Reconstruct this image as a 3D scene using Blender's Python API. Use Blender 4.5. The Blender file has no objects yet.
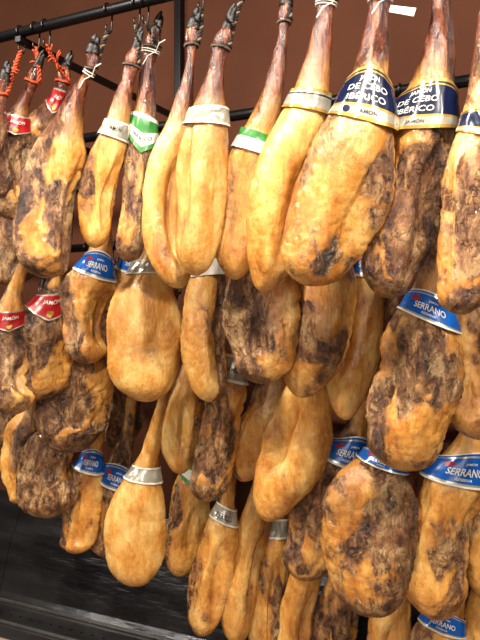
import bpy, math, random
from mathutils import Vector, noise
random.seed(7)
bpy.context.scene.view_settings.view_transform='Standard'
# ---------------------------------------------------------------- camera / survey helpers
A=math.radians(26.6); F=686.0
CAM=Vector((0,-1.88,1.75))
FW=Vector((-math.sin(A),math.cos(A),0)); RT=Vector((math.cos(A),math.sin(A),0)); UP=Vector((0,0,1))
def ray(u,v): return FW+RT*((u-240)/F)+UP*((320-v)/F)
def on_y(u,v,y):
    d=ray(u,v); k=(y-CAM.y)/d.y
    return CAM+d*k, k
def lin(c):
    o=[]
    for x in c:
        x=x/255.0
        o.append(x/12.92 if x<=0.04045 else ((x+0.055)/1.055)**2.4)
    return (o[0],o[1],o[2],1.0)
def link(o): bpy.context.scene.collection.objects.link(o); return o
def new_obj(name,verts,faces,mats,idx=None,smooth=True,parent=None,origin=None):
    me=bpy.data.meshes.new(name)
    if origin is not None: verts=[Vector(v)-origin for v in verts]
    me.from_pydata([tuple(v) for v in verts],[],faces); me.update()
    for m in mats: me.materials.append(m)
    if idx: me.polygons.foreach_set('material_index',idx)
    if smooth: me.polygons.foreach_set('use_smooth',[True]*len(me.polygons))
    o=link(bpy.data.objects.new(name,me))
    if parent is not None: o.parent=parent
    elif origin is not None: o.location=origin
    return o
# ---------------------------------------------------------------- materials
def mat(name,col,rough=0.5,metal=0.0,noise_amt=0.12,nscale=20,bump=0.0,coat=0.0,stretch=None,spec=0.5):
    m=bpy.data.materials.new(name); m.use_nodes=True; nt=m.node_tree; N=nt.nodes; L=nt.links
    b=N['Principled BSDF']; b.inputs['Roughness'].default_value=rough; b.inputs['Metallic'].default_value=metal
    b.inputs['Coat Weight'].default_value=coat; b.inputs['Specular IOR Level'].default_value=spec
    tc=N.new('ShaderNodeTexCoord'); nz=N.new('ShaderNodeTexNoise'); nz.inputs['Scale'].default_value=nscale; nz.inputs['Detail'].default_value=5
    if stretch:
        mp=N.new('ShaderNodeMapping'); mp.inputs['Scale'].default_value=stretch; L.new(tc.outputs['Object'],mp.inputs['Vector']); L.new(mp.outputs[0],nz.inputs['Vector'])
    else: L.new(tc.outputs['Object'],nz.inputs['Vector'])
    r=N.new('ShaderNodeValToRGB'); c=lin(col)
    r.color_ramp.elements[0].position=0.3; r.color_ramp.elements[1].position=0.7
    r.color_ramp.elements[0].color=tuple(x*(1-noise_amt) for x in c[:3])+(1,)
    r.color_ramp.elements[1].color=tuple(min(1,x*(1+noise_amt)) for x in c[:3])+(1,)
    L.new(nz.outputs['Fac'],r.inputs['Fac']); L.new(r.outputs['Color'],b.inputs['Base Color'])
    if bump>0:
        bp=N.new('ShaderNodeBump'); bp.inputs['Strength'].default_value=bump; bp.inputs['Distance'].default_value=0.01
        L.new(nz.outputs['Fac'],bp.inputs['Height']); L.new(bp.outputs['Normal'],b.inputs['Normal'])
    return m
def ham_material():
    m=bpy.data.materials.new('cured_ham_surface'); m.use_nodes=True; nt=m.node_tree; N=nt.nodes; L=nt.links
    b=N['Principled BSDF']
    tc=N.new('ShaderNodeTexCoord'); oi=N.new('ShaderNodeObjectInfo')
    mu=N.new('ShaderNodeMath'); mu.operation='MULTIPLY'; mu.inputs[1].default_value=37; L.new(oi.outputs['Random'],mu.inputs[0])
    va=N.new('ShaderNodeVectorMath'); va.operation='ADD'; L.new(tc.outputs['Object'],va.inputs[0]); L.new(mu.outputs[0],va.inputs[1])
    def nz(scale,det,rough,dist=0,stretch=None):
        n=N.new('ShaderNodeTexNoise'); n.inputs['Scale'].default_value=scale; n.inputs['Detail'].default_value=det
        n.inputs['Roughness'].default_value=rough; n.inputs['Distortion'].default_value=dist
        if stretch:
            mp=N.new('ShaderNodeMapping'); mp.inputs['Scale'].default_value=stretch
            L.new(va.outputs[0],mp.inputs['Vector']); L.new(mp.outputs[0],n.inputs['Vector'])
        else: L.new(va.outputs[0],n.inputs['Vector'])
        return n.outputs['Fac']
    n1=nz(9,9,0.62,0.4,(1,1,.75)); n2=nz(15,9,0.70,0.3,(1,1,0.55)); n3=nz(120,5,0.65,0.2,(1,1,.7)); n4=nz(24,10,0.76,0.5,(1.2,1.2,0.6)); n0=nz(9,5,0.6)
    n5=nz(60,5,0.6,0.4,(1.4,1.4,0.22)); n6=nz(15,10,0.72,0.4,(1,1,.6)); n7=nz(22,4,0.55,0.9,(1.1,1.1,0.7)); n8=nz(38,4,0.55,0.6,(1.5,1.5,0.5))
    def ramp(fac,els):
        r=N.new('ShaderNodeValToRGB'); e=r.color_ramp.elements
        e[0].position=els[0][0]; e[0].color=lin(els[0][1]); e[1].position=els[-1][0]; e[1].color=lin(els[-1][1])
        for p,c in els[1:-1]:
            x=e.new(p); x.color=lin(c)
        L.new(fac,r.inputs['Fac']); return r.outputs['Color']
    fat=ramp(n2,[(0.30,(146,82,30)),(0.41,(198,130,56)),(0.51,(222,160,78)),(0.66,(242,202,126))])
    meat=ramp(n4,[(0.36,(32,19,12)),(0.43,(74,45,27)),(0.49,(118,77,46)),(0.55,(160,114,70)),(0.66,(212,174,122))])
    shank=ramp(n5,[(0.34,(38,15,9)),(0.5,(92,40,22)),(0.66,(154,88,48))])
    at=N.new('ShaderNodeAttribute'); at.attribute_name='zone'
    sp=N.new('ShaderNodeSeparateColor'); L.new(at.outputs['Color'],sp.inputs['Color'])
    def math_(op,a,b_=None,c=None):
        x=N.new('ShaderNodeMath'); x.operation=op
        for i,q in enumerate((a,b_,c)):
            if q is None: continue
            if isinstance(q,(int,float)): x.inputs[i].default_value=q
            else: L.new(q,x.inputs[i])
        return x.outputs[0]
    def fac(attr,nf,amt,c0,width):
        q=math_('ADD',attr,math_('MULTIPLY',math_('SUBTRACT',nf,0.5),amt))
        mr=N.new('ShaderNodeMapRange'); mr.interpolation_type='SMOOTHSTEP'
        mr.inputs['From Min'].default_value=c0-width; mr.inputs['From Max'].default_value=c0+width
        L.new(q,mr.inputs['Value']); return mr.outputs['Result']
    def rng(v,a,b2):
        mr=N.new('ShaderNodeMapRange'); mr.interpolation_type='SMOOTHSTEP'
        mr.inputs['From Min'].default_value=a; mr.inputs['From Max'].default_value=b2
        L.new(v,mr.inputs['Value']); return mr.outputs['Result']
    def mix(f,a,c,mode='MIX'):
        x=N.new('ShaderNodeMix'); x.data_type='RGBA'; x.blend_type=mode
        if isinstance(f,(int,float)): x.inputs['Factor'].default_value=f
        else: L.new(f,x.inputs['Factor'])
        L.new(a,x.inputs[6])
        if isinstance(c,tuple): x.inputs[7].default_value=c
        else: L.new(c,x.inputs[7])
        return x.outputs[2]
    fm=fac(sp.outputs[0],n1,1.7,0.5,0.07); fh=fac(sp.outputs[0],n1,1.7,0.38,0.18); fs=fac(sp.outputs[1],n1,0.8,0.42,0.35)
    cr7=math_('SUBTRACT',1.0,rng(math_('ABSOLUTE',math_('SUBTRACT',n7,0.5)),0.0,0.022))
    cr8=math_('SUBTRACT',1.0,rng(math_('ABSOLUTE',math_('SUBTRACT',n8,0.5)),0.0,0.02))
    fat2=mix(math_('MULTIPLY',rng(n3,.58,.70),0.35),fat,lin((130,68,28)))
    fat3=mix(math_('MULTIPLY',fh,0.6),fat2,lin((146,86,40)))
    fat3=mix(math_('MULTIPLY',cr7,math_('ADD',math_('MULTIPLY',sp.outputs[0],0.6),.05)),fat3,lin((116,58,24)))
    meat2=mix(math_('MULTIPLY',rng(n6,.53,.60),0.65),meat,lin((206,168,114)))
    meat3=mix(math_('MULTIPLY',rng(n2,.53,.61),0.35),meat2,lin((146,82,42)))
    meat3=mix(math_('MULTIPLY',math_('MAXIMUM',cr7,cr8),0.55),meat3,lin((28,14,9)))
    c=mix(fm,fat3,meat3); c=mix(fs,c,shank)
    c=mix(sp.outputs[2],c,lin((106,44,22)))
    hs=N.new('ShaderNodeHueSaturation'); L.new(c,hs.inputs['Color'])
    mv=N.new('ShaderNodeMapRange'); mv.inputs['To Min'].default_value=0.84; mv.inputs['To Max'].default_value=1.08; L.new(oi.outputs['Random'],mv.inputs['Value']); L.new(mv.outputs[0],hs.inputs['Value'])
    L.new(hs.outputs[0],b.inputs['Base Color'])
    rg=math_('ADD',math_('MULTIPLY',n0,0.45),math_('ADD',math_('MULTIPLY',fm,0.08),0.02)); L.new(rg,b.inputs['Roughness'])
    b.inputs['Coat Weight'].default_value=0.45; b.inputs['Coat Roughness'].default_value=0.13
    bp=N.new('ShaderNodeBump'); bp.inputs['Distance'].default_value=0.014
    L.new(math_('ADD',math_('MULTIPLY',fm,0.40),math_('ADD',math_('MULTIPLY',fs,0.3),0.44)),bp.inputs['Strength'])
    hh=math_('ADD',math_('MULTIPLY',n4,fm),math_('ADD',math_('MULTIPLY',n3,0.2),math_('MULTIPLY',n5,0.4)))
    hh=math_('SUBTRACT',hh,math_('MULTIPLY',fm,0.42))
    hh=math_('SUBTRACT',hh,math_('MULTIPLY',cr7,math_('ADD',math_('MULTIPLY',fm,.22),.05)))
    hh=math_('ADD',hh,math_('MULTIPLY',n2,0.55))
    L.new(hh,bp.inputs['Height']); L.new(bp.outputs['Normal'],b.inputs['Normal']); L.new(bp.outputs['Normal'],b.inputs['Coat Normal'])
    return m
HAM=ham_material()
M_hoof=mat('hoof_horn',(18,12,9),0.45,bump=0.5,nscale=60)
M_rd=mat('rope_dark',(24,20,20),0.8); M_rl=mat('rope_cream',(120,102,80),0.8); M_ro=mat('rope_orange',(180,66,26),0.7)
M_str=mat('white_string',(225,220,210),0.7)
M_st=mat('black_steel',(20,20,23),0.35,0.6); M_hook=mat('hook_steel',(60,56,54),0.35,0.9)
LM={'blue':mat('label_blue',(14,84,168),0.2,noise_amt=0.1),'navy':mat('label_navy',(12,22,54),0.22,noise_amt=0.05),
 'white':mat('label_white',(222,218,206),0.35,noise_amt=0.04),'gold':mat('label_gold',(186,148,70),0.25,0.5,noise_amt=0.2),
 'silver':mat('label_silver',(186,182,168),0.22,0.5,noise_amt=0.2),'green':mat('label_green',(56,128,54),0.3,noise_amt=0.05),
 'red':mat('label_red',(155,18,20),0.3,noise_amt=0.05),'black':mat('label_black',(20,18,20),0.35)}
# ---------------------------------------------------------------- mesh helpers
def tube_data(pts,r,seg=8):
    vs=[];fs=[];n=len(pts)
    for i,p in enumerate(pts):
        t=(pts[min(i+1,n-1)]-pts[max(i-1,0)]).normalized()
        ref=Vector((0,0,1)) if abs(t.z)<0.9 else Vector((1,0,0))
        a=t.cross(ref).normalized(); b=t.cross(a)
        rr=r[i] if isinstance(r,list) else r
        for k in range(seg):
            q=2*math.pi*k/seg; vs.append(p+a*(rr*math.cos(q))+b*(rr*math.sin(q)))
    for i in range(n-1):
        for k in range(seg):
            k2=(k+1)%seg; fs.append((i*seg+k,i*seg+k2,(i+1)*seg+k2,(i+1)*seg+k))
    fs.append(tuple(range(seg))[::-1]); fs.append(tuple((n-1)*seg+k for k in range(seg)))
    return vs,fs
def merge(parts):
    V=[];Fc=[];I=[]
    for vs,fs,mi in parts:
        o=len(V); V+=vs; Fc+=[tuple(i+o for i in f) for f in fs]; I+=[mi]*len(fs)
    return V,Fc,I
def box_data(a,b):
    x0,y0,z0=a;x1,y1,z1=b
    v=[Vector(p) for p in ((x0,y0,z0),(x1,y0,z0),(x1,y1,z0),(x0,y1,z0),(x0,y0,z1),(x1,y0,z1),(x1,y1,z1),(x0,y1,z1))]
    return v,[(0,3,2,1),(4,5,6,7),(0,1,5,4),(1,2,6,5),(2,3,7,6),(3,0,4,7)]
def box(name,a,b,m,parent=None,bevel=0.0,kind=None):
    v,f=box_data(a,b); o=new_obj(name,v,f,[m],smooth=False,parent=parent)
    if bevel: md=o.modifiers.new('bevel','BEVEL'); md.width=bevel; md.segments=2
    if kind: o['kind']=kind
    return o
_tc={}
def text_mesh(s,weight=0.012):
    if s in _tc: return _tc[s]
    cu=bpy.data.curves.new('t','FONT'); cu.body=s; cu.align_x='CENTER'; cu.align_y='CENTER'; cu.size=1; cu.offset=weight; cu.resolution_u=3
    ob=link(bpy.data.objects.new('t',cu)); dg=bpy.context.evaluated_depsgraph_get()
    me=bpy.data.meshes.new_from_object(ob.evaluated_get(dg))
    d=([v.co.copy() for v in me.vertices],[tuple(p.vertices) for p in me.polygons])
    xs=[v.x for v in d[0]]; w=max(xs)-min(xs); cx=(max(xs)+min(xs))/2
    ys=[v.y for v in d[0]]; cy=(max(ys)+min(ys))/2; h=max(ys)-min(ys)
    d=([Vector((v.x-cx,v.y-cy,0)) for v in d[0]],d[1],w,h)
    bpy.data.objects.remove(ob); bpy.data.meshes.remove(me); bpy.data.curves.remove(cu)
    _tc[s]=d; return d
# ---------------------------------------------------------------- rails
ROW_Y={1:-0.48,2:-0.26,3:-0.04,4:0.13}
RAIL_Z={1:on_y(70,20,ROW_Y[1])[0].z, 2:on_y(300,106,ROW_Y[2])[0].z, 3:on_y(300,235,ROW_Y[3])[0].z, 4:on_y(300,375,ROW_Y[4])[0].z}
RR=0.014
def rail_v(u,row):
    d=ray(u,0); k=(ROW_Y[row]-CAM.y)/d.y
    return 320-(RAIL_Z[row]-CAM.z)/k*F
SPECS=[]
def ham(row,pts,dy=0.0,m=0.2,side=0.0,red=0.0,**kw):
    pts=list(pts); rv=rail_v(pts[0][0],row)
    u,v,w=pts[-2]; pts[-2]=(u,v,w*(1.25 if m>0.4 else 1.05))
    wf=1.06 if row>1 else 1.0
    if pts[-1][0]<60: wf*=1.12
    elif row>2: wf*=1.04
    pts=[(u,v,w*wf if i>1 else w) for i,(u,v,w) in enumerate(pts)]
    if pts[0][1]>rv+48:
        dv=pts[0][1]-(rv+36); pts.insert(0,(pts[0][0]+0.10*dv,rv+36,6 if row<3 else 5))
        if dv>90:
            a,b=pts[0],pts[1]; pts.insert(1,((a[0]+b[0])/2,(a[1]+b[1])/2,max(7,b[2]*0.8)))
    SPECS.append(dict(row=row,pts=pts,dy=dy,m=m,side=side,red=red,kw=kw))
# ---------------------------------------------------------------- ham builder
NR,NS=136,76
def sig(x): return 1/(1+math.exp(-max(-30,min(30,x))))
def build(sp):
    row,pts,m,side,red=sp['row'],sp['pts'],sp['m'],sp['side'],sp['red']; kw=sp['kw']
    rope=kw.get('rope','dark'); label=kw.get('label'); desc=kw.get('desc','golden cured ham'); tag=kw.get('tag',False); face=kw.get('face',0.25 if m>.45 else 0.0)
    y=ROW_Y[row]+sp['dy']
    P=[];W=[]
    for (u,v,w) in pts:
        p,k=on_y(u,v,y); P.append(p); W.append(w*k/F)
    uc=sum(p[0] for p in pts)/len(pts)
    ang=A-math.atan((uc-240)/F)+math.radians(random.uniform(-5,5))
    SD=Vector((math.cos(ang),math.sin(ang),0)); FR=Vector((math.sin(ang),-math.cos(ang),0))
    S=[0]
    for i in range(1,len(P)): S.append(S[-1]+(P[i]-P[i-1]).length)
    n=len(P)
    def slopes(vals):
        d=[(vals[i+1]-vals[i])/(S[i+1]-S[i]) for i in range(n-1)]; out=[d[0]]
        for i in range(1,n-1):
            h0=S[i]-S[i-1];h1=S[i+1]-S[i]; out.append((d[i-1]*h1+d[i]*h0)/(h0+h1))
        out.append(d[-1]); return out
    comps=[[p.x for p in P],[p.z for p in P],[w*w for w in W]]; sl=[slopes(c) for c in comps]
    def at(s):
        s=max(0,min(S[-1],s)); i=0
        while i<n-2 and s>S[i+1]: i+=1
        h=S[i+1]-S[i]; t=(s-S[i])/h
        h00=2*t**3-3*t*t+1;h10=t**3-2*t*t+t;h01=-2*t**3+3*t*t;h11=t**3-t*t
        return [h00*c[i]+h10*h*q[i]+h01*c[i+1]+h11*h*q[i+1] for c,q in zip(comps,sl)]
    WM=max(W); LT=S[-1]
    def frame(s):
        x,z,w2=at(s); w=math.sqrt(max(w2,0))
        e=0.004; a=at(s-e); b=at(s+e)
        T=Vector((b[0]-a[0],0,b[1]-a[1])).normalized()
        sd=(SD-T*SD.dot(T)).normalized(); fr=T.cross(sd).normalized()
        if fr.dot(FR)<0: fr=-fr
        w*=1+0.30*math.exp(-((s-0.025)/0.018)**2)-0.12*math.exp(-((s-0.075)/0.03)**2)
        q=min(1,w/WM); b_=w*(0.92-0.42*q)
        c=Vector((x,y,z))+fr*(0.02*q*q)
        return c,sd,fr,w,b_,q
    def surf(s,ph,off):
        c,sd,fr,w,b_,q=frame(s)
        return c+sd*((w+off)*math.cos(ph))+fr*((b_+off)*math.sin(ph))
    seed=Vector((random.uniform(0,50),random.uniform(0,50),random.uniform(0,50)))
    fphi=math.pi/2+random.uniform(-.5,.5); fs_=random.uniform(.62,.74)
    cuts=[]
    for _ in range(9):
        ph=random.uniform(0.0,math.pi); el=random.uniform(-.6,1.0)
        cuts.append((Vector((math.cos(ph)*math.cos(el),math.sin(ph)*math.cos(el),math.sin(el))),random.uniform(0.58,0.84)))
    rough=0.65+min(.9,m*1.2)
    cutk=(1.0 if m>.1 else .3)*(kw.get('cut',1.0))
    seam=math.pi/2+random.choice((-1,1))*random.uniform(.35,.9); sgn=1 if seam>math.pi/2 else -1
    V=[];Z=[]
    for i in range(NR+1):
        x=i/NR; s=LT*(1-(1-x)**1.6) if x>0.0 else 0
        s=min(s,LT*0.9995)
        c,sd,fr,w,b_,q=frame(s)
        dz=(s/LT-0.68)/0.32
        for k in range(NS):
            ph=2*math.pi*k/NS; ca,sa=math.cos(ph),math.sin(ph)
            p=c+sd*(w*ca)+fr*(b_*sa)
            ps=Vector((p.x,p.y,p.z*.6))
            lo=noise.noise(p*7+seed); mi=noise.noise(ps*20+seed); m2=noise.noise(ps*38-seed); hi=noise.noise(ps*70+seed); vh=noise.noise(p*125+seed)
            am=q*q*rough
            pw=2-0.32*q
            f=(abs(ca)**pw+abs(sa)**pw)**(-1/pw)
            cre=max(0,0.14-abs(m2))/0.14; cr2=max(0,0.07-abs(mi+.1*hi))/0.07
            f+=am*(0.18*lo-0.06*abs(mi)-0.045*cre*(.4+m)-0.05*cr2*(.3+m)+0.04*hi*m*1.6+0.02*vh)+0.035*mi
            if q<.6: f+=(.6-q)*(0.32*mi+0.26*m2+.20*hi)
            if q>0.4:
                for nv,dd in cuts:
                    t=(ca*nv.x+sa*nv.y)*q+max(-1,min(1,dz))*(-nv.z)*0.5
                    if t>dd: f-= (t-dd)*0.85*q*min(1.1,rough)*cutk
            wob=seam+0.35*lo+0.25*math.sin(s*14+seed.x)+.25*mi
            if q>.5 and m>.12: f+=0.08*(q-.5)*2*(sig((ph-wob)*-sgn*30)-.5)
            fd=math.hypot((ph-fphi)/1.1,(s/LT-fs_)/0.20)+0.30*lo+0.35*mi+.1*m2
            inf=sig((1-fd)*9) if face else 0
            rim=math.exp(-((fd-1.12)/0.12)**2) if face else 0
            f+=-max(.4,face*2)*0.06*inf*max(0,sa)*(1 if face else 0)+0.03*rim*max(0,sa)
            V.append(c+(sd*(w*ca)+fr*(b_*sa))*f)
            sh=max(0.0,1-(s/LT-0.12)/0.38)
            sk=sig((ph-wob)*sgn*9) if m>.12 else 0
            me_=m+side*ca*0.5*q+0.20*lo+face*inf-0.18*rim*max(0,sa)+((0.3*sk-0.12) if .25<m<.7 else 0)
            bot=max(0,(s/LT-0.8)/0.2)
            me_+=0.12*bot*(1 if m>0.1 else 0)
            Z.append((me_,min(1,sh*1.0),red))
    Fc=[]
    for i in range(NR):
        for k in range(NS):
            k2=(k+1)%NS; Fc.append((i*NS+k,(i+1)*NS+k,(i+1)*NS+k2,i*NS+k2))
    V.append(frame(0)[0]); Z.append((m,1,red)); t0=len(V)-1
    V.append(frame(LT)[0]); Z.append((m,0,red)); t1=len(V)-1
    for k in range(NS):
        k2=(k+1)%NS; Fc.append((t0,k,k2)); Fc.append((t1,NR*NS+k2,NR*NS+k))
    O=P[0].copy()
    o=new_obj('ham',V,Fc,[HAM],origin=O)
    ca_=o.data.color_attributes.new('zone','FLOAT_COLOR','POINT')
    ca_.data.foreach_set('color',[x for z in Z for x in (max(0,z[0]),z[1],z[2],1)])
    o['category']='cured ham'; o['label']=desc; o['group']='cured hams hanging on the rack'
    # hoof
    c,sd,fr,w,b_,q=frame(0); T=(frame(0.01)[0]-c).normalized()
    parts=[]; bend=random.uniform(-.3,.5); ln=random.uniform(.9,1.3)
    for sg,l2 in ((-1,1),(1,random.uniform(.75,.95))):
        ctr=[c+T*0.010+sd*(sg*w*0.30*(1-0.3*j/9)+bend*0.02*(j/9)**2)-T*(0.050*ln*l2*j/9)+fr*(0.012*(j/9)**2) for j in range(10)]
        rr=[w*0.85*math.sqrt(max(0.02,1-(j/9)**1.7*0.98)) for j in range(10)]
        parts.append(tube_data(ctr,rr,10)+(0,))
    v,f,i=merge(parts); new_obj('hoof',v,f,[M_hoof],i,parent=o,origin=O)
    # rope
    top=Vector((c.x,ROW_Y[row],RAIL_Z[row]-0.05))
    s0=0.037; parts=[]; N=40
    for sg in (0,1):
        pl=[surf(s0+0.008*j/N+sg*0.005+.004*math.sin(2*math.pi*j/N+sg),sg*math.pi+2*math.pi*1.3*j/N,0.003) for j in range(N+1)]
        parts.append(tube_data(pl,0.0026,6)+(sg,))
    a0=surf(s0,math.pi*0.25,0.004); Lr=(top-a0).length
    dr=(top-a0).normalized(); e1=dr.cross(Vector((0,1,0))).normalized(); e2=dr.cross(e1)
    turns=max(2,Lr/0.034); nn=int(max(16,turns*10)); swy=random.uniform(-.006,.006)
    for sg in (0,1,2):
        pl=[a0+dr*(Lr*j/nn)+e1*(swy*math.sin(math.pi*j/nn))+(e1*math.cos(2*math.pi*turns*j/nn+sg*2.094)+e2*math.sin(2*math.pi*turns*j/nn+sg*2.094))*0.0034 for j in range(nn+1)]
        parts.append(tube_data(pl,0.0032,6)+(1 if sg==1 else 0,))
    if rope=='orange':
        for j in range(12):
            q0=a0+dr*(Lr*random.uniform(.2,.8)); q1=q0+Vector((random.uniform(-.018,.018),random.uniform(-.015,.01),random.uniform(-.02,.03)))
            parts.append(tube_data([q0,(q0+q1)/2+Vector((0,-.004,.002)),q1],0.0022,5)+(0,))
    v,f,i=merge(parts)
    new_obj('hanging_rope',v,f,[M_ro,M_ro] if rope=='orange' else [M_rd,M_rl],i,parent=o,origin=O)
    R=RR+0.003; cc=Vector((c.x,ROW_Y[row],RAIL_Z[row])); hp=[]
    for j in range(13):
        q=math.radians(-30+j*17.5); hp.append(cc+Vector((0,math.cos(q)*R*-1,math.sin(q)*R)))
    hp.append(cc+Vector((0,R*0.9,-0.03)))
    for j in range(10):
        q=math.radians(0-j*24); hp.append(cc+Vector((0,math.cos(q)*0.011+0.002,-0.045+math.sin(q)*0.011)))
    v,f=tube_data(hp,0.0024,6); new_obj('metal_hook',v,f,[M_hook],parent=o,origin=O)
    if label:
        lv,hpx,style,texts=label
        zt=on_y(uc,lv,y)[0].z; sc=0
        while sc<LT and at(sc)[1]>zt: sc+=0.002
        k=on_y(uc,lv,y)[1]; H=hpx*k/F
        off=lambda s:0.035*frame(s)[3]+0.003
        stripes={'blue':[(0,.04,'white'),(.04,.10,'blue'),(.10,.15,'silver'),(.15,.88,'blue'),(.88,.94,'silver'),(.94,1,'white')],
          'navy':[(0,.06,'gold'),(.06,.10,'navy'),(.10,.13,'gold'),(.13,.72,'navy'),(.72,.77,'gold'),(.77,.93,'silver'),(.93,1,'gold')],
          'silver':[(0,.1,'white'),(.1,.9,'silver'),(.9,1,'white')],
          'gold':[(0,.14,'gold'),(.14,.22,'silver'),(.22,.3,'black'),(.3,.85,'silver'),(.85,1,'gold')],
          'green':[(0,.14,'white'),(.14,.5,'green'),(.5,.85,'white'),(.85,1,'green')],
          'silvergreen':[(0,.4,'green'),(.4,1,'white')],
          'red':[(0,.08,'silver'),(.08,.94,'red'),(.94,1,'silver')]}[style]
        NP=64; fine=[];mi=[]
        for a_,b2,nm in stripes:
            sub=max(1,int((b2-a_)/0.08))
            for j in range(sub): fine.append((a_+(b2-a_)*j/sub)); mi.append(nm)
        fine.append(1.0)
        mats=[];mid={}
        for nm in mi:
            if nm not in mid: mid[nm]=len(mats); mats.append(LM[nm])
        tall=style in('navy','blue'); vee=style in ('red','green'); tilt=kw.get('tilt',random.uniform(-.3,.3)); ls=Vector((random.uniform(0,9),0,0))
        def lp(fr_,ph,ex=0):
            front=max(0,math.sin(ph))
            hh=H*((0.7+0.3*front**1.5) if tall else ((.75+.45*max(0,1-abs(ph-math.pi/2)/1.1)) if vee else 1))
            s=sc-H/2+((H-hh)*0.75 if tall else 0)+fr_*hh+0.05*H*(1-front)+tilt*frame(sc)[3]*math.cos(ph)
            cr=0.0026*noise.noise(Vector((math.cos(ph)*3,math.sin(ph)*3,fr_*2.4))+ls)
            return surf(s,ph,off(sc)+cr+ex)
        vs=[];fs=[];ii=[]
        for fr_ in fine:
            for kk in range(NP): vs.append(lp(fr_,2*math.pi*kk/NP))
        for r_ in range(len(fine)-1):
            for kk in range(NP):
                k2=(kk+1)%NP; fs.append((r_*NP+kk,(r_+1)*NP+kk,(r_+1)*NP+k2,r_*NP+k2)); ii.append(mid[mi[r_]])
        lo=new_obj('paper_label',vs,fs,mats,ii,parent=o,origin=O)
        lo['label']={'blue':'blue paper collar with white lettering','navy':'navy and gold paper collar with white lettering','red':'red paper collar with silver edges'}.get(style,'silvery glossy paper collar')
        w0=frame(sc)[3]
        for (s_,fr_,hf,maxw,colr,dph) in texts:
            tv,tf,tw,th=text_mesh(s_)
            sx=sy=hf*H/th
            if tw*sx>maxw*w0: sx=maxw*w0/tw
            if s_=='JAMÓN' and hf<.14 and style=='navy' : sy=hf*H/th*1.15
            vv=[lp(fr_-q.y*sy/H,math.pi/2+dph-q.x*sx/(w0*0.95),0.0012) for q in tv]
            new_obj('lettering',vv,tf,[LM[colr]],smooth=False,parent=lo,origin=O)
        if style=='blue':
            em=[(-0.0,0.5),(0.5,0),(0,-0.5),(-0.5,0)]
            new_obj('emblem',[lp(0.34-b2*0.22,math.pi/2+0.62-a_*0.5,0.0012) for a_,b2 in em],[(0,3,2,1)],[LM['red']],smooth=False,parent=lo,origin=O)
        if (style=='navy' and texts) or style=='red':
            em=[(math.cos(a*math.pi/8),math.sin(a*math.pi/8)) for a in range(16)]
            f0,rr_,aa=(0.85,.07,.12) if style=='navy' else (.76,.12,.16)
            d0=.55+texts[0][5] if style=='navy' else 0
            new_obj('emblem',[lp(f0-b2*rr_,math.pi/2+d0-a_*aa,0.0012) for a_,b2 in em],[tuple(range(16))],[LM['navy' if style=='navy' else 'gold']],smooth=False,parent=lo,origin=O)
    if tag:
        parts=[]
        for so in (0.052,0.058):
            v,f=tube_data([surf(so,2*math.pi*j/24,0.004) for j in range(25)],0.0015,5); parts.append((v,f,0))
        c0=surf(0.055,math.pi*0.3,0.004)
        for e_ in (Vector((.035,-.01,.02)),Vector((-.03,-.012,-.03))):
            v,f=tube_data([c0,c0+e_*.5+Vector((0,-.006,.004)),c0+e_],0.0013,5); parts.append((v,f,0))
        if tag=='card':
            c0=surf(0.075,math.pi*0.3,0.004)
            d1=Vector((0.05,-0.012,-0.022)); n1=Vector((0.002,0,0.006))
            card=[c0+d1*0.1-n1,c0+d1*1.1-n1*1.2,c0+d1*1.1+n1*1.2,c0+d1*0.1+n1]; parts.append((card,[(0,1,2,3)],0))
        v,f,i=merge(parts)
        new_obj('tag' if tag=='card' else 'tie_string',v,f,[M_str],i,smooth=False,parent=o,origin=O)['label']='white string tie'
    return o
SER2=[('SERRANO',0.56,0.22,1.1,'white',0.0),('JAMÓN',0.33,0.10,0.42,'white',-0.1),('RESERVA',0.77,0.08,0.45,'white',0.0)]
def IB(d): return [('JAMÓN',0.235,0.12,1.35,'white',d),('DE CEBO',0.40,0.12,1.45,'white',d),('IBÉRICO',0.58,0.15,1.55,'white',d),('JAMÓN',0.855,0.09,.6,'black',d-.1)]
BL=lambda v,h=26:(v,h,'blue',SER2)
RD=[('JAMÓN',.36,.26,1.0,'white',0)]
g='golden cured ham with smooth amber fat'; br='brown mottled cured ham with wrinkled crust'; dk='dark brown cured ham with rough crust'
# row 1
ham(1,[(5,78,5),(0,110,7),(-10,150,20),(-12,185,18),(-12,202,0)],0.0,.7,red=.1,rope='orange',desc=dk)
ham(1,[(38,66,4),(31,85,6),(20,112,8),(12,140,18),(10,175,22),(12,205,16),(14,220,0)],0.03,.5,rope='orange',label=(122,17,'red',RD),desc=br+' and red collar')
ham(1,[(66,66,4),(62,85,6),(54,105,8),(42,135,22),(34,165,26),(34,190,19),(34,208,0)],0.07,.6,rope='orange',label=(100,20,'red',RD),desc=br+' and red collar')
ham(1,[(91,68,4),(84,82,6),(74,103,9),(68,125,14),(59,160,26),(53,200,30),(49,240,28),(46,262,19),(44,278,0)],-0.06,.54,.15,rope='dark',face=.2,tag=True,desc='brown and golden cured ham, thin dark shank')
ham(1,[(136,48,4),(131,68,7),(124,95,9),(116,130,13),(104,170,19),(98,205,21),(96,232,15),(94,248,0)],0.0,.28,label=(130,16,'silver',[('JAMÓN',.5,.3,.8,'black',0)]),desc=g+' and silvery white collar')
ham(1,[(156,30,5),(150,55,8),(147,90,9),(143,135,14),(138,180,19),(134,220,20),(130,247,13),(128,262,0)],0.05,.5,red=.05,tag=True,label=(133,32,'green',[('IBÉRICO',.66,.14,1.2,'black',0)]),desc='brown cured ham with green and white collar')
ham(1,[(188,80,6),(184,100,9),(178,130,14),(168,170,23),(165,215,24),(170,255,22),(177,276,15),(181,288,0)],-0.03,.2,.15,desc=g)
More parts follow.
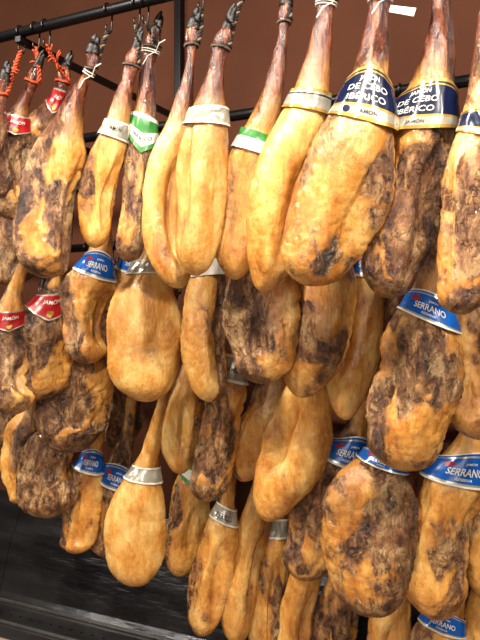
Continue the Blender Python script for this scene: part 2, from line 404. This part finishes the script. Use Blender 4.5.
ham(1,[(227,28,5),(220,52,8),(213,85,11),(208,120,20),(202,155,26),(200,200,28),(198,240,24),(196,264,15),(195,276,0)],-0.07,.16,label=(117,17,'silver',[]),desc='golden cured ham with plain silver collar and black hoof')
ham(1,[(284,26,5),(279,60,8),(270,105,12),(256,145,19),(246,180,26),(240,220,26),(236,258,19),(235,280,0)],0.0,.24,-.2,label=(142,20,'silvergreen',[]),desc='amber cured ham with white and green collar')
ham(1,[(330,-22,8),(324,20,10),(318,60,13),(311,95,19),(303,125,25),(292,170,34),(282,215,35),(272,255,27),(265,280,13),(262,292,0)],-0.05,.22,tag=True,label=(104,20,'gold',[]),desc='large golden cured ham with gold and silver collar')
ham(1,[(383,-28,9),(380,5,11),(376,40,13),(370,80,20),(364,115,31),(352,160,42),(338,205,46),(320,245,39),(308,270,24),(302,284,0)],-0.08,.42,-.4,cut=.6,label=(100,54,'navy',IB(0.05)),tag='card',tilt=.05,desc='large tan cured ham with navy and gold collar and white tag')
ham(1,[(446,-30,9),(442,0,11),(440,40,14),(434,80,21),(425,115,31),(415,160,38),(408,205,40),(400,250,35),(388,282,20),(383,297,0)],0.0,.58,.2,red=.04,tilt=-.28,cut=.6,label=(110,50,'navy',IB(0.35)),desc='brown mottled cured ham with navy and gold collar')
ham(1,[(486,30,10),(485,70,13),(484,105,18),(482,140,25),(476,180,33),(468,230,36),(462,275,31),(460,302,18),(460,315,0)],-0.05,.55,red=.1,cut=.6,label=(128,26,'navy',[]),desc=br+' and navy collar')
# row 2
ham(2,[(20,180,6),(14,205,14),(12,235,21),(12,265,19),(14,287,0)],0.03,.62,red=.06,desc=dk)
ham(2,[(22,265,6),(14,295,9),(8,325,15),(6,355,19),(12,388,21),(18,414,0)],-0.03,.55,label=(317,18,'red',RD),desc=dk+' and red collar')
ham(2,[(64,250,6),(56,280,8),(50,305,15),(42,330,30),(38,358,34),(34,382,22),(30,398,0)],-0.02,.52,-.1,face=.3,cut=.5,label=(301,20,'red',RD),desc='dark brown cured ham with pale fat rim and red collar')
ham(2,[(104,235,8),(98,262,15),(90,290,26),(86,320,27),(88,347,18),(90,364,0)],0.0,.44,red=.03,label=BL(262),desc='golden brown cured ham with blue collar')
ham(2,[(138,240,7),(132,265,12),(126,290,18),(122,330,22),(120,366,0)],0.07,.52,label=BL(262,22),desc='brown cured ham with blue collar')
ham(2,[(156,200,7),(152,245,10),(148,272,17),(145,305,33),(145,345,37),(146,382,28),(146,402,0)],-0.05,.08,label=(266,14,'silver',[]),desc='rounded golden cured ham with smooth fat and white collar')
ham(2,[(214,210,8),(212,250,11),(209,275,16),(206,310,23),(204,345,24),(208,382,18),(210,402,0)],0.0,.4,.3,cut=.6,label=(262,26,'silvergreen',[]),desc='golden and brown cured ham with white green collar')
ham(2,[(275,215,8),(270,250,14),(263,280,33),(262,315,38),(264,350,32),(262,372,19),(262,384,0)],-0.10,.54,red=.04,cut=.6,desc='broad brown cured ham with wrinkled crust')
ham(2,[(336,215,8),(332,245,16),(326,280,28),(320,320,33),(312,355,29),(302,384,17),(298,397,0)],-0.03,.34,-.4,red=.04,cut=.6,desc='amber cured ham with brown flank')
ham(2,[(370,220,8),(368,260,12),(364,290,18),(356,330,24),(350,370,22),(346,402,14),(345,420,0)],0.03,.2,.2,red=.12,label=BL(262,30),desc='slim orange cured ham with blue collar')
ham(2,[(394,265,7),(388,310,10),(384,350,12),(380,388,0)],0.08,.9,red=.3,desc=dk)
ham(2,[(438,220,10),(435,270,15),(428,310,25),(418,350,43),(410,390,48),(405,432,40),(398,456,23),(394,468,0)],-0.05,.52,-.1,red=.02,cut=.4,label=BL(306,28),desc='large brown mottled cured ham with blue collar')
ham(2,[(500,250,14),(492,300,22),(484,335,32),(478,375,34),(478,412,24),(480,440,0)],0.0,.48,.2,red=.2,desc='reddish amber cured ham')
# row 3
ham(3,[(94,315,7),(88,350,18),(79,385,34),(75,415,35),(76,438,21),(80,451,0)],-0.05,.62,red=.04,cut=.6,desc=dk)
ham(3,[(10,320,6),(6,350,11),(4,390,22),(4,425,18),(6,448,0)],0.02,.66,red=.04,desc=dk)
ham(3,[(130,345,6),(126,370,14),(121,400,19),(119,428,15),(118,450,0)],0.07,.6,red=.03,desc='slim dark brown cured ham with rough crust')
ham(3,[(34,390,6),(28,415,11),(22,440,20),(20,468,21),(24,490,15),(28,503,0)],0.0,.5,cut=.6,desc=br)
ham(3,[(62,402,6),(54,430,12),(49,455,25),(47,485,27),(50,505,17),(52,518,0)],-0.03,.6,face=.1,cut=.5,label=(431,15,'red',RD),desc=dk+' and red collar')
ham(3,[(98,430,7),(92,458,11),(84,485,20),(79,515,21),(77,541,14),(76,553,0)],0.0,.45,label=BL(457,24),desc='golden brown cured ham with blue collar')
ham(3,[(132,400,6),(126,440,8),(118,472,13),(110,505,18),(106,537,15),(106,557,0)],0.05,.55,label=BL(473,26),desc='slim brown cured ham with blue collar')
ham(3,[(162,405,5),(155,430,7),(146,470,13),(138,505,26),(136,540,28),(138,570,20),(141,586,0)],-0.06,.08,label=(471,15,'silver',[]),desc='golden cured ham with smooth fat and white collar')
ham(3,[(194,350,8),(188,380,15),(183,410,20),(180,440,19),(180,462,12),(180,474,0)],0.0,.3,red=.04,desc=g)
ham(3,[(238,345,8),(233,370,12),(226,400,23),(220,435,25),(213,465,21),(207,488,13),(204,501,0)],-0.03,.5,.1,cut=.6,label=(366,26,'silver',[('JAMÓN',.55,.3,1.2,'black',0)]),desc='tan brown cured ham with silver collar')
ham(3,[(287,345,8),(277,380,18),(266,415,26),(256,445,24),(246,468,14),(241,481,0)],0.0,.36,red=.04,cut=.6,desc='amber brown cured ham')
ham(3,[(320,350,8),(312,385,22),(299,420,31),(290,455,31),(276,490,22),(269,510,13),(265,520,0)],-0.06,.22,desc=g)
ham(3,[(362,400,8),(353,440,16),(336,475,31),(320,510,34),(311,545,29),(304,567,16),(300,579,0)],0.0,.48,cut=.6,label=BL(445,30),desc='brown mottled cured ham with blue collar')
ham(3,[(386,420,9),(380,460,22),(375,490,40),(372,530,46),(370,570,40),(365,602,21),(362,613,0)],-0.05,.57,red=.03,cut=.5,label=BL(456,14),desc='large dark brown cured ham with blue collar')
ham(3,[(478,420,10),(469,455,22),(455,490,34),(442,530,37),(435,570,36),(438,602,22),(440,620,0)],-0.04,.3,.4,face=.2,cut=.6,tilt=-.3,label=BL(463,34),desc='large amber cured ham with blue collar')
ham(3,[(508,440,10),(500,490,20),(493,535,25),(488,575,19),(486,600,0)],0.03,.3,desc='slim amber brown cured ham')
# row 4
ham(4,[(202,430,6),(195,462,10),(190,495,19),(186,530,23),(181,561,15),(179,576,0)],0.0,.35,label=(465,24,'green',[]),desc='amber cured ham with green and silver collar')
ham(4,[(232,470,6),(225,510,11),(218,540,19),(209,580,21),(204,616,15),(201,636,0)],-0.03,.36,label=(510,16,'silver',[('IBÉRICO',.55,.4,1.2,'black',0)]),desc='amber cured ham with silver collar')
ham(4,[(264,470,7),(257,510,14),(248,550,20),(241,590,19),(237,626,13),(235,645,0)],0.0,.28,red=.05,desc=g)
ham(4,[(287,495,6),(279,525,10),(273,560,17),(268,600,19),(267,640,15),(267,662,0)],0.03,.45,label=(525,20,'silver',[]),desc='brown cured ham with silver collar')
ham(4,[(312,530,8),(305,575,17),(298,610,20),(294,648,16),(293,672,0)],0.0,.25,desc=g)
ham(4,[(352,540,8),(343,590,20),(335,630,25),(330,662,16),(330,680,0)],0.02,.5,desc=br)
ham(4,[(402,560,8),(391,610,20),(384,645,23),(381,672,13),(380,688,0)],0.0,.3,red=.1,desc=g)
ham(4,[(457,570,9),(444,618,20),(436,648,26),(430,675,16),(430,692,0)],-0.02,.35,label=BL(616,22),desc='amber cured ham with blue collar')
ham(4,[(486,575,10),(480,620,18),(474,655,22),(470,685,0)],0.03,.3,desc='slim amber brown cured ham')
# ---- settle depths so neighbours touch rather than pass through each other
def prof(sp):
    y=ROW_Y[sp['row']]+sp['dy']; out=[]
    for (u,v,w) in sp['pts']:
        p,k=on_y(u,v,y); out.append((p.z,p.x,w*k/F))
    return out
def sample(pr,z):
    for i in range(len(pr)-1):
        a,b=pr[i],pr[i+1]
        if a[0]>=z>=b[0]:
            t=(a[0]-z)/max(1e-6,a[0]-b[0]); return a[1]+(b[1]-a[1])*t, math.sqrt(max(0,a[2]**2+(b[2]**2-a[2]**2)*t))
    return None
base=[s['dy'] for s in SPECS]
for it in range(14):
    PR=[prof(s) for s in SPECS]; push=[0.0]*len(SPECS)
    for i in range(len(SPECS)):
        for j in range(i+1,len(SPECS)):
            zt=min(PR[i][0][0],PR[j][0][0]); zb=max(PR[i][-1][0],PR[j][-1][0])
            if zt<=zb: continue
            yi=ROW_Y[SPECS[i]['row']]+SPECS[i]['dy']; yj=ROW_Y[SPECS[j]['row']]+SPECS[j]['dy']; need=0
            wi_m=max(p[2] for p in PR[i]); wj_m=max(p[2] for p in PR[j])
            for q in range(9):
                z=zb+(zt-zb)*(q+.5)/9; a=sample(PR[i],z); b=sample(PR[j],z)
                if not a or not b: continue
                bi=a[1]*(0.92-.38*a[1]/wi_m); bj=b[1]*(0.92-.38*b[1]/wj_m); X=(a[1]+b[1])*0.96; dx=abs(a[0]-b[0])
                if dx<X: need=max(need,(bi+bj)*math.sqrt(1-(dx/X)**2)-abs(yi-yj))
            if need>0.002:
                sg=1 if yi<yj else -1
                push[i]-=sg*need*0.35; push[j]+=sg*need*0.35
    for i,s in enumerate(SPECS):
        s['dy']=max(base[i]-0.09,min(base[i]+(0.09 if s['row']<4 else 0.04),s['dy']+max(-.03,min(.03,push[i]))))
for s in SPECS: build(s)
# ---------------------------------------------------------------- rack
rack=link(bpy.data.objects.new('hanging_rack',None)); rack.empty_display_size=0.1
XL,XR=-3.3,2.1; WY=0.36; TZ=0.60
for r_ in (1,2,3,4):
    v,f=tube_data([Vector((XL,ROW_Y[r_],RAIL_Z[r_])),Vector((XR,ROW_Y[r_],RAIL_Z[r_]))],RR,16); new_obj('rail',v,f,[M_st],parent=rack)
px=on_y(172,60,0.29)[0].x
for x in (-3.2,px,px+1.9):
    box('post',(x-.014,WY-.035,RAIL_Z[2]-.1),(x+.014,WY-.001,3.0),M_st,rack,0.003)
    for r_ in (1,2,3,4):
        if x==px and r_>2: continue
        box('bracket',(x-.010,ROW_Y[r_]-.01,RAIL_Z[r_]-.03),(x+.010,WY-.001,RAIL_Z[r_]-.012),M_st,rack,0.002)
rack['category']='metal rack'; rack['label']='black steel hanging rack with round rails, fixed along brown wall'
# ---------------------------------------------------------------- room
M_wall=mat('wall_brown_paint',(78,44,29),0.8,noise_amt=0.15,nscale=3,spec=.15)
M_low=mat('dark_panel',(66,65,66),0.2,0.75,nscale=7,noise_amt=.5,bump=.6,stretch=(.5,1,2.2)); M_floor=mat('floor_tile',(150,125,100),0.4)
box('wall_back',(-5,WY,-0.02),(4,WY+.1,3.4),M_wall,kind='structure')
box('wall_left',(-5.1,-5,-0.02),(-5,WY+.1,3.4),M_wall,kind='structure')
box('floor',(-5,-5,-.1),(4,WY,0),M_floor,kind='structure')
cnt=link(bpy.data.objects.new('display_counter',None)); cnt['category']='counter'; cnt['label']='dark metal drip tray with beige stone ledge under the hams'
M_tray=mat('tray_steel',(84,82,82),0.18,0.7,noise_amt=0.5,nscale=7,bump=.3,stretch=(.5,1,2))
M_edge=mat('tray_edge_steel',(120,116,112),0.25,0.7)
M_ledge=mat('stone_ledge',(170,140,112),0.4)
FE=-0.06
box('tray',(-4,FE,TZ-.03),(2.2,WY-.001,TZ),M_tray,cnt,0.004)
pw_=0.92; X=-4.0
while X<2.2:
    x0,x1=X+.001,min(2.2,X+pw_-.001)
    vs=[];fs=[]
    prof_=[(WY-.004,1.0),(WY-.012,.985),(.30,.86),(.292,.852),(.283,.846),(.215,TZ+.03),(.20,TZ+.001)]
    for xx in (x0,x1):
        for (yy,zz) in prof_: vs.append(Vector((xx,yy,zz)))
    n_=len(prof_)
    for j in range(n_-1): fs.append((j,j+1,n_+j+1,n_+j))
    new_obj('splash_panel',vs,fs,[M_low],smooth=False,parent=cnt); X+=pw_
box('ledge',(-4,FE-.3,TZ-.03),(2.2,FE,TZ+.012),M_ledge,cnt,0.006)
box('cabinet',(-4,FE-.27,0),(2.2,WY-.001,TZ-.03),M_low,cnt)
box('strip',(-4,.04,TZ),(2.2,.05,TZ+.012),M_edge,cnt,0.003)
box('strip',(-4,.19,TZ),(2.2,.197,TZ+.014),M_edge,cnt,0.003)
hv=[];hf=[]
for i_ in range(60):
    cx=-2.4+i_*0.05
    o_=len(hv); hv+=[Vector((cx+.006*math.cos(a*math.pi/5),.115+.006*math.sin(a*math.pi/5),TZ+.0008)) for a in range(10)]; hf.append(tuple(range(o_,o_+10)))
ho=new_obj('drain_holes',hv,hf,[LM['black']],smooth=False,parent=cnt); ho['kind']='stuff'
# ---------------------------------------------------------------- lights
def area(loc,target,size,e,col):
    l=bpy.data.lights.new('lamp','AREA'); l.shape='DISK'; l.size=size; l.energy=e; l.color=col
    o=link(bpy.data.objects.new('ceiling_or_fill_lamp',l)); o.location=loc
    o.rotation_euler=(Vector(target)-Vector(loc)).to_track_quat('-Z','Y').to_euler(); return o
for x in (-2.0,-1.1,-0.2,0.7,1.6):
    area((x,-1.55,3.0),(x-0.05,-0.15,1.1),0.12,35,(1,.91,.78))
area((0.2,-3.4,2.0),(-.5,0,1.0),1.4,22,(1,.94,.86))  # added soft fill behind the camera, not a ceiling fixture
for x in (-4.3,-3.4,-2.5):
    area((x,-3.5,2.5),(-1.5,0,.8),.35,11,(1,.94,.86))  # unseen lamps added to put reflections into the lower-left metal panel
w=bpy.data.worlds.new('World'); bpy.context.scene.world=w; w.use_nodes=True
w.node_tree.nodes['Background'].inputs[0].default_value=(.9,.78,.66,1); w.node_tree.nodes['Background'].inputs[1].default_value=0.09
# ---------------------------------------------------------------- camera
cd=bpy.data.cameras.new('camera'); cam=link(bpy.data.objects.new('camera',cd)); cam.location=CAM
cam.rotation_euler=(math.pi/2,0,A); cd.sensor_fit='VERTICAL'; cd.sensor_height=24; cd.lens=F/640*24
bpy.context.scene.camera=cam
